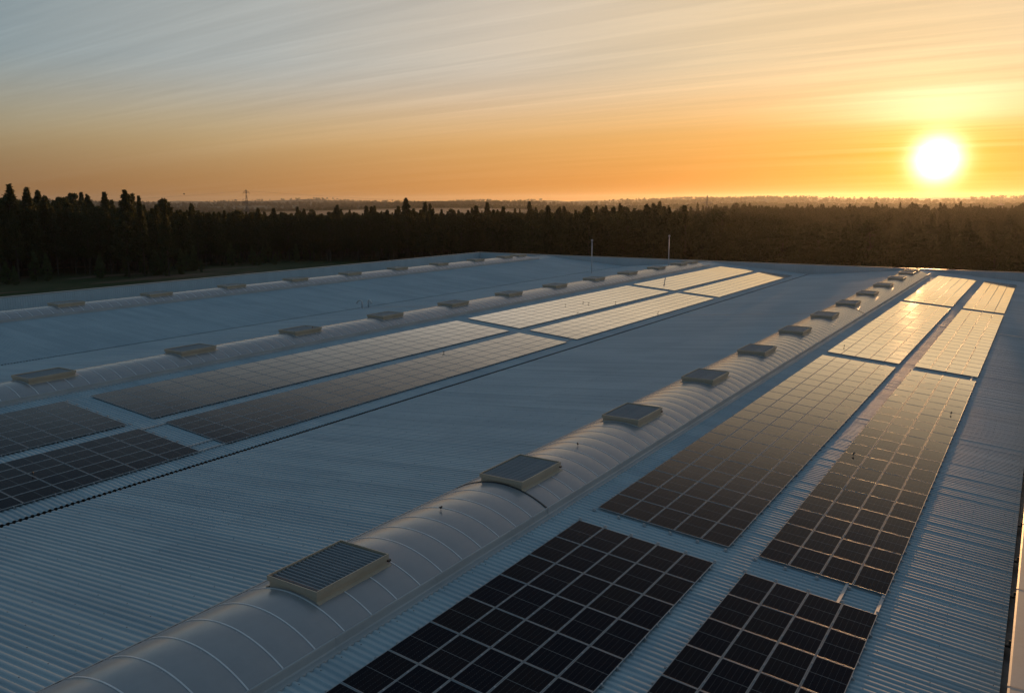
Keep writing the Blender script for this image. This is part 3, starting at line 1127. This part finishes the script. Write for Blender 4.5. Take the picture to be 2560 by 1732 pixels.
for x, y, i, where, lab in BIRDS:
    if where == 'p': z = roof_z(x, i) + POFF + 0.003
    elif where == 'v': z = arc_z(x - RX[i]) + 0.012
    else: z = VZ + 0.001
    b = put('bird', BM, None, (x, y, z), (0, 0, random.uniform(0, 6.28)))
    b.scale = (0.68, 0.68, 0.68)
    tag(b, lab, 'bird', 'birds on the roof')
    put('folded_wings', WM, b)


# ------------------------------------------------------------------ trees
def tree_mesh(seed, crown_from, width, nclump, leafsize, shape):
    """unit-height-20 tree: returns (trunk mesh, crown mesh, joined mesh)"""
    r = random.Random(seed)
    H = 20.0
    tb = MB()
    bend = [(r.uniform(-0.25, 0.25) * k, r.uniform(-0.25, 0.25) * k) for k in (0, 0.5, 1, 1.4)]
    tp = [(bend[k][0], bend[k][1], H * (0.0, 0.35, 0.68, 0.96)[k]) for k in range(4)]
    tb.tube(tp, [0.20, 0.15, 0.10, 0.03], 6)

    def axis(z):
        t = z / H
        for k in range(3):
            a, b = tp[k], tp[k + 1]
            if z <= b[2] or k == 2:
                q = (z - a[2]) / (b[2] - a[2])
                return a[0] + (b[0] - a[0]) * q, a[1] + (b[1] - a[1]) * q
    verts, faces = [], []
    for c in range(nclump):
        t = r.random() ** 0.9
        z = H * (crown_from + (1 - crown_from) * t)
        if shape == 'cone':
            rr = width * (1 - t ** 1.35) * (0.55 + 0.45 * min(1, t * 4)) * r.uniform(0.7, 1.15) + 0.08
        elif shape == 'round':
            rr = width * math.sqrt(max(0.02, 1 - (2 * t - 1) ** 2))
        else:
            rr = width * (0.55 + 0.45 * math.sin(math.pi * min(1, t * 1.15))) * (1.03 - t ** 2)
        an = r.uniform(0, 6.283)
        q = rr * math.sqrt(r.uniform(0.15, 1))
        ax, ay = axis(z)
        cx, cy_, cz = ax + q * math.cos(an), ay + q * math.sin(an), z + r.uniform(-0.3, 0.3)
        if q > 0.9 and r.random() < 0.6:
            tb.tube([(ax, ay, z - q * 0.7), (cx, cy_, cz)], [0.06, 0.02], 4, cap=False)
        cr = r.uniform(0.55, 1.05) * (0.6 + 0.25 * width / 2.0) * (1.05 - 0.55 * t if shape == 'cone' else 1.0 - 0.25 * t)
        for l in range(r.randint(16, 24)):
            d = Vector((r.gauss(0, 1), r.gauss(0, 1), r.gauss(0, 0.9)))
            d.normalize()
            p = Vector((cx, cy_, cz)) + d * cr * r.uniform(0.4, 1.0)
            u = Vector((r.gauss(0, 1), r.gauss(0, 1), r.gauss(-0.5, 1))).normalized()
            vv = u.cross(Vector((r.gauss(0, 1), r.gauss(0, 1), r.gauss(0, 1)))).normalized()
            sz = leafsize * r.uniform(0.7, 1.35)
            b = len(verts)
            verts += [tuple(p - u * sz), tuple(p + vv * sz * 0.38), tuple(p + u * sz), tuple(p - vv * sz * 0.38)]
            faces.append((b, b + 1, b + 2, b + 3))
    lm = 'leaf2' if shape == 'shrub' else 'leaf'
    tm = tb.mesh('trunk', [M['bark']], True)
    cm = bpy.data.meshes.new('crown')
    cm.from_pydata(verts, [], faces)
    cm.materials.append(M[lm])
    nv = len(verts)
    jm = bpy.data.meshes.new('whole_tree')
    jm.from_pydata(verts + tb.v, [], faces + [tuple(i + nv for i in f) for f in tb.f])
    jm.materials.append(M[lm])
    jm.materials.append(M['bark'])
    jm.polygons.foreach_set('material_index', [0] * len(faces) + [1] * len(tb.f))
    return tm, cm, jm


TREES = [tree_mesh(100 + k, r_[0], r_[1], r_[2], 0.34, r_[3]) for k, r_ in enumerate([
    (0.26, 2.7, 190, 'cone'), (0.30, 2.3, 170, 'cone'), (0.22, 3.0, 205, 'cone'), (0.32, 2.7, 185, 'cone'), (0.26, 2.3, 190, 'col'), (0.34, 2.8, 185, 'round'), (0.22, 3.3, 215, 'cone'), (0.28, 2.9, 195, 'cone')])]
SHRUBS = [tree_mesh(300 + k, 0.04, 4.2, 90, 0.75, 'shrub') for k in range(3)]


def top_height(az):
    xs = [-70, -64, -60, -56, -50, -45, -35, -27, -22, -16, -8, 5]
    hs = [22.0, 20.2, 18.4, 16.9, 16.4, 16.0, 15.6, 15.2, 14.8, 14.4, 14.0, 14.0]
    return float(np.interp(az, xs, hs))


def in_forest(x, y):
    # clearings: around the building, and the grass strip to its left
    if x > -100 and x < 60 and y < 186 + 30 * sst(-100, -60, x): return False
    edge = -217 + 5 * math.sin(y * 0.05) + 4 * math.sin(y * 0.13)
    if x <= -100 and y < 215 and x > edge: return False
    if x <= -100 and 215 <= y < 245 and x > edge + (y - 215) * 4.2: return False
    return True


pts = []
step = 4.2
for gx in np.arange(-760, 150, step):
    for gy in np.arange(60, 780, step):
        x, y = gx + random.uniform(-1.9, 1.9), gy + random.uniform(-1.9, 1.9)
        d = math.hypot(x - CAM.x, y)
        az = math.degrees(math.atan2(x - CAM.x, y))
        if az < -70 or az > 6 or d < 165 or d > 760: continue
        if not in_forest(x, y): continue
        if d > 420 and random.random() < 0.35: continue
        h = top_height(az) * random.gauss(0.97, 0.065 if az < -50 else 0.085 if az < -28 else 0.12) * (1.06 - 0.10 * sst(230, 420, d))
        if random.random() < (0.05 if az < -42 else 0.10): h *= random.uniform(1.10, 1.26)
        pts.append((d, az, x, y, h))
# specific emergent trees on the left skyline
EM = [(-57.3, 262, 24.2, 6, 1.25, 'tall dark tree standing well above the forest line, left of its slim twin'), (-56.4, 264, 22.8, 1, 0.85, 'slim pointed tree standing above the forest line beside a broader twin'),
      (-63.3, 272, 25.4, 6, 1.2, 'tallest broad tree at the far left edge of the forest skyline'), (-62.4, 270, 25.0, 2, 1.05, 'second tall tree from the left edge of the forest skyline'), (-55.0, 262, 20.8, 0, 0.9, 'small pointed tree just right of the two tall emergent trees')]
pts.sort()
near = pts[:295]
rest = pts[295:]


def plant(x, y, h, variant, wf, label, group, name='eucalyptus_tree', meshes=None):
    tm, cm, jm = (meshes or TREES)[variant]
    z = ground_z(x, y)
    o = empty(name, (x, y, z - 0.1), (0, 0, random.uniform(0, 6.283)))
    s_ = h / 20.0
    o.scale = (s_ * wf, s_ * wf, s_)
    tag(o, label, 'tree', group)
    put('trunk', tm, o)
    put('crown', cm, o)
    return o


for d, az, x, y, h in near:
    plant(x, y, h, random.choice([0, 0, 1, 2, 3, 4, 4, 5, 6, 7]), random.uniform(0.9, 1.3), 'slender dark eucalyptus tree at the front edge of the forest behind the warehouse', 'trees at the front of the forest')
for az, d, h, var, wf, lab in EM:
    x, y = CAM.x + d * math.sin(math.radians(az)), d * math.cos(math.radians(az))
    plant(x, y, h, var, wf, lab, None)
# shrubs along the foot of the left forest edge
for k in range(46):
    y = random.uniform(96, 228)
    x = -211 + 5 * math.sin(y * 0.05) + random.uniform(-6, 7)
    hh = random.uniform(3.0, 8.5)
    plant(x, y, hh, random.randrange(3), random.uniform(0.8, 1.2), 'low green shrub growing along the foot of the forest beyond the left parapet', 'shrubs along the forest foot', 'shrub', SHRUBS)


def forest_object(name, pts_list, meshes, label, wmul=1.0):
    """one object: points carrying instances of whole-tree meshes"""
    me = bpy.data.meshes.new(name)
    n = len(pts_list)
    me.vertices.add(n)
    co, sc, ro, ix = [], [], [], []
    for (x, y, z, h, wf) in pts_list:
        co += [x, y, z]
        sc += [h / 20.0 * wf * wmul, h / 20.0 * wf * wmul, h / 20.0]
        ro += [0.0, 0.0, random.uniform(0, 6.283)]
        ix.append(random.randrange(len(meshes)))
    me.vertices.foreach_set('co', co)
    for nm, typ, data, fld in (('tscale', 'FLOAT_VECTOR', sc, 'vector'), ('trot', 'FLOAT_VECTOR', ro, 'vector'), ('tidx', 'INT', ix, 'value')):
        a = me.attributes.new(nm, typ, 'POINT')
        a.data.foreach_set(fld, data)
    o = put(name, me)
    ng = bpy.data.node_groups.new(name, 'GeometryNodeTree')
    ng.interface.new_socket('Geometry', in_out='INPUT', socket_type='NodeSocketGeometry')
    ng.interface.new_socket('Geometry', in_out='OUTPUT', socket_type='NodeSocketGeometry')
    gi, go = ng.nodes.new('NodeGroupInput'), ng.nodes.new('NodeGroupOutput')
    g2i = None
    joined = ng.nodes.new('GeometryNodeJoinGeometry')
    for mi, mesh in reversed(list(enumerate(meshes))):
        src = bpy.data.objects.new(name + '_source', mesh)
        oi = ng.nodes.new('GeometryNodeObjectInfo')
        oi.inputs[0].default_value = src
        gt = ng.nodes.new('GeometryNodeGeometryToInstance')
        ng.links.new(oi.outputs['Geometry'], gt.inputs[0])
        ng.links.new(gt.outputs[0], joined.inputs[0])
    iop = ng.nodes.new('GeometryNodeInstanceOnPoints')

    def attr(nm, typ):
        a = ng.nodes.new('GeometryNodeInputNamedAttribute')
        a.data_type = typ
        a.inputs[0].default_value = nm
        return [s for s in a.outputs if s.enabled][0]
    ng.links.new(gi.outputs[0], iop.inputs['Points'])
    ng.links.new(joined.outputs[0], iop.inputs['Instance'])
    iop.inputs['Pick Instance'].default_value = True
    ng.links.new(attr('tidx', 'INT'), iop.inputs['Instance Index'])
    ng.links.new(attr('tscale', 'FLOAT_VECTOR'), iop.inputs['Scale'])
    ng.links.new(attr('trot', 'FLOAT_VECTOR'), iop.inputs['Rotation'])
    ng.links.new(iop.outputs[0], go.inputs[0])
    md = o.modifiers.new('instances', 'NODES')
    md.node_group = ng
    tag(o, label, 'forest', kind='stuff')
    return o


JM = [t[2] for t in TREES]
forest_object('forest', [(x, y, ground_z(x, y) - 0.1, h, random.uniform(0.9, 1.3)) for d, az, x, y, h in rest], JM, 'dense dark forest stretching away behind the warehouse')

# far woods on the hills: same trees, wider spacing
far = []
for k in range(26000):
    az = random.uniform(-70, 6)
    d = 760 * (7200 / 760) ** (random.random() ** 1.15)
    x, y = CAM.x + d * math.sin(math.radians(az)), d * math.cos(math.radians(az))
    if vnoise(x / 260.0 + 11, y / 260.0 + 5) < 0.36: continue
    z = ground_z(x, y)
    far.append((x, y, z - 0.2, random.uniform(9, 15), random.uniform(2.4, 3.8) * (1 + 0.6 * sst(1500, 5000, d))))
LOW = [tree_mesh(500 + k, r_[0], r_[1], r_[2], 0.9, r_[3])[2] for k, r_ in enumerate([(0.15, 2.4, 30, 'cone'), (0.2, 2.6, 32, 'round'), (0.2, 2.4, 30, 'col')])]
forest_object('distant_woods', far, LOW, 'hazy woods covering the far hills along the horizon')


# ------------------------------------------------------------------ power line
def pylon(x, y, ztop, h, label, rz, arms, r=0.25):
    o = empty('transmission_tower', (x, y, ztop - h), (0, 0, rz))
    tag(o, label, 'pylon', 'power line pylons on the horizon')
    leg = MB()
    wb, wm = h * 0.075, h * 0.022
    zm = h * 0.62
    for sx in (-1, 1):
        for sy in (-1, 1):
            leg.tube([(sx * wb, sy * wb, 0), (sx * wm, sy * wm, zm), (sx * 0.25, sy * 0.25, h)], [r, r * 0.8, r * 0.5], 4)
    n = 9
    for k in range(n):
        za, zb = h * k / n, h * (k + 1) / n

        def wz(z):
            return wb + (wm - wb) * z / zm if z < zm else wm + (0.25 - wm) * (z - zm) / (h - zm)
        a, b = wz(za), wz(zb)
        for sx in (-1, 1):
            leg.tube([(sx * a, -a, za), (sx * b, b, zb)], r * 0.55, 3)
            leg.tube([(-a, sx * a, za), (b, sx * b, zb)], r * 0.55, 3)
            leg.tube([(sx * a, a, za), (sx * b, -b, zb)], r * 0.55, 3)
            leg.tube([(a, sx * a, za), (-b, sx * b, zb)], r * 0.55, 3)
    put('lattice_mast', leg.mesh('lattice_mast', [M['steel']]), o)
    for za, L in arms:
        am = MB()
        for sx in (-1, 1):
            am.tube([(0, 0, h * za), (sx * L, 0, h * za + 0.3)], [r, r * 0.55], 4)
            am.tube([(0, 0, h * za + 2.2), (sx * L, 0, h * za + 0.3)], [r * 0.8, r * 0.5], 4)
            am.tube([(sx * L, 0, h * za + 0.3), (sx * L, 0, h * za - 1.8)], 0.10, 4)
        put('cross_arm', am.mesh('cross_arm', [M['steel']]), o)
    return o


pylon(-672.5, 578.1, 22.8, 46, 'slim lattice pylon on the left of the horizon above the forest', math.radians(48), [(0.93, 3.0), (0.72, 3.5), (0.55, 3.0)])
pylon(-419, 1224.5, 17.2, 42, 'lattice pylon with broad arms right of the horizon centre', math.radians(20), [(0.74, 7.0), (0.56, 8.0), (0.42, 8.5)], 0.6)
pylon(-71.6, 1998, 5.5, 36, 'faint lattice pylon at the right edge under the sun', math.radians(5), [(0.80, 6.5), (0.62, 7.0)], 0.8)


def wire(a, b, sag, label):
    mb = MB()
    n = 16
    P = []
    for k in range(n + 1):
        t = k / n
        P.append((a[0] + (b[0] - a[0]) * t, a[1] + (b[1] - a[1]) * t, a[2] + (b[2] - a[2]) * t - sag * 4 * t * (1 - t)))
    mb.tube(P, 0.045, 4)
    tag(put('power_line', mb.mesh('power_line', [M['steel']])), label, 'power line', 'wires of the power line')


wire((-672.5, 578.1, 21.5), (-900, 380, 14), 5.5, 'upper power line wire running left from the slim pylon')
wire((-672.5, 578.1, 13.5), (-900, 380, 6), 5.5, 'lower power line wire running left from the slim pylon')
wire((-672.5, 578.1, 21.5), (-419, 1224.5, 15), 11, 'long power line wire sagging between the left and middle pylons')
mb = MB()
mb.tube([(0, 0, -0.75 * math.cos(math.pi * k / 10)) for k in range(11)], [max(0.02, 0.75 * math.sin(math.pi * k / 10)) for k in range(11)], 14)
mb.tube([(-0.9, 0, 0.02), (-0.72, 0, 0.0)], 0.09, 6)
mb.tube([(0.72, 0, 0.0), (0.9, 0, 0.02)], 0.09, 6)
tag(put('marker_ball', mb.mesh('marker_ball', [M['darkstrip']], True), None, (-708.8 , 531.8, 18.4)), 'small dark marker ball hanging in the sky left of the slim pylon', 'marker ball')

# ------------------------------------------------------------------ haze over the land
hz = MB()
hz.box(-9000, 9000, -3000, 9400, -85, 62)
hm = bpy.data.materials.new('haze_air')
hm.use_nodes = True
hn = hm.node_tree
hn.nodes.clear()
pv = hn.nodes.new('ShaderNodeVolumePrincipled')
pv.inputs['Color'].default_value = (0.95, 0.93, 0.90, 1)
pv.inputs['Density'].default_value = 0.5e-4
pv.inputs['Anisotropy'].default_value = 0.69
oo = hn.nodes.new('ShaderNodeOutputMaterial')
hn.links.new(pv.outputs[0], oo.inputs['Volume'])
tag(put('haze', hz.mesh('haze', [hm])), 'thin golden evening haze over the woods', 'haze', kind='stuff')

# low mist lying in the hollows beyond the forest
def mist(cx, cy_, cz, rx, ry, rz_, dens, rot, label):
    mb = MB()
    n, m_ = 20, 8
    for j in range(m_ + 1):
        ph = -math.pi / 2 + math.pi * j / m_
        for k in range(n):
            an = 2 * math.pi * k / n
            mb.v.append((rx * math.cos(ph) * math.cos(an), ry * math.cos(ph) * math.sin(an), rz_ * math.sin(ph)))
    for j in range(m_):
        for k in range(n):
            k2 = (k + 1) % n
            mb.f.append((j * n + k, j * n + k2, (j + 1) * n + k2, (j + 1) * n + k))
            mb.m.append(0)
    mm = bpy.data.materials.new('mist_air')
    mm.use_nodes = True
    t = mm.node_tree
    t.nodes.clear()
    v_ = t.nodes.new('ShaderNodeVolumePrincipled')
    v_.inputs['Color'].default_value = (0.96, 0.95, 0.94, 1)
    v_.inputs['Density'].default_value = dens
    v_.inputs['Anisotropy'].default_value = 0.3
    o_ = t.nodes.new('ShaderNodeOutputMaterial')
    t.links.new(v_.outputs[0], o_.inputs['Volume'])
    tag(put('mist_bank', mb.mesh('mist_bank', [mm]), None, (cx, cy_, cz), (0, 0, rot)), label, 'mist', kind='stuff')


def polar(az, d):
    return CAM.x + d * math.sin(math.radians(az)), d * math.cos(math.radians(az))


for az, d, L, lab in ((-43.5, 1150, 150, 'pale mist bank in the hollow left of the horizon centre'), (-37.5, 1400, 170, 'pale thin mist bank near the horizon centre')):
    x, y = polar(az, d)
    mist(x, y, -6, L, 70, 5.0, 0.0025, math.radians(-az), lab)
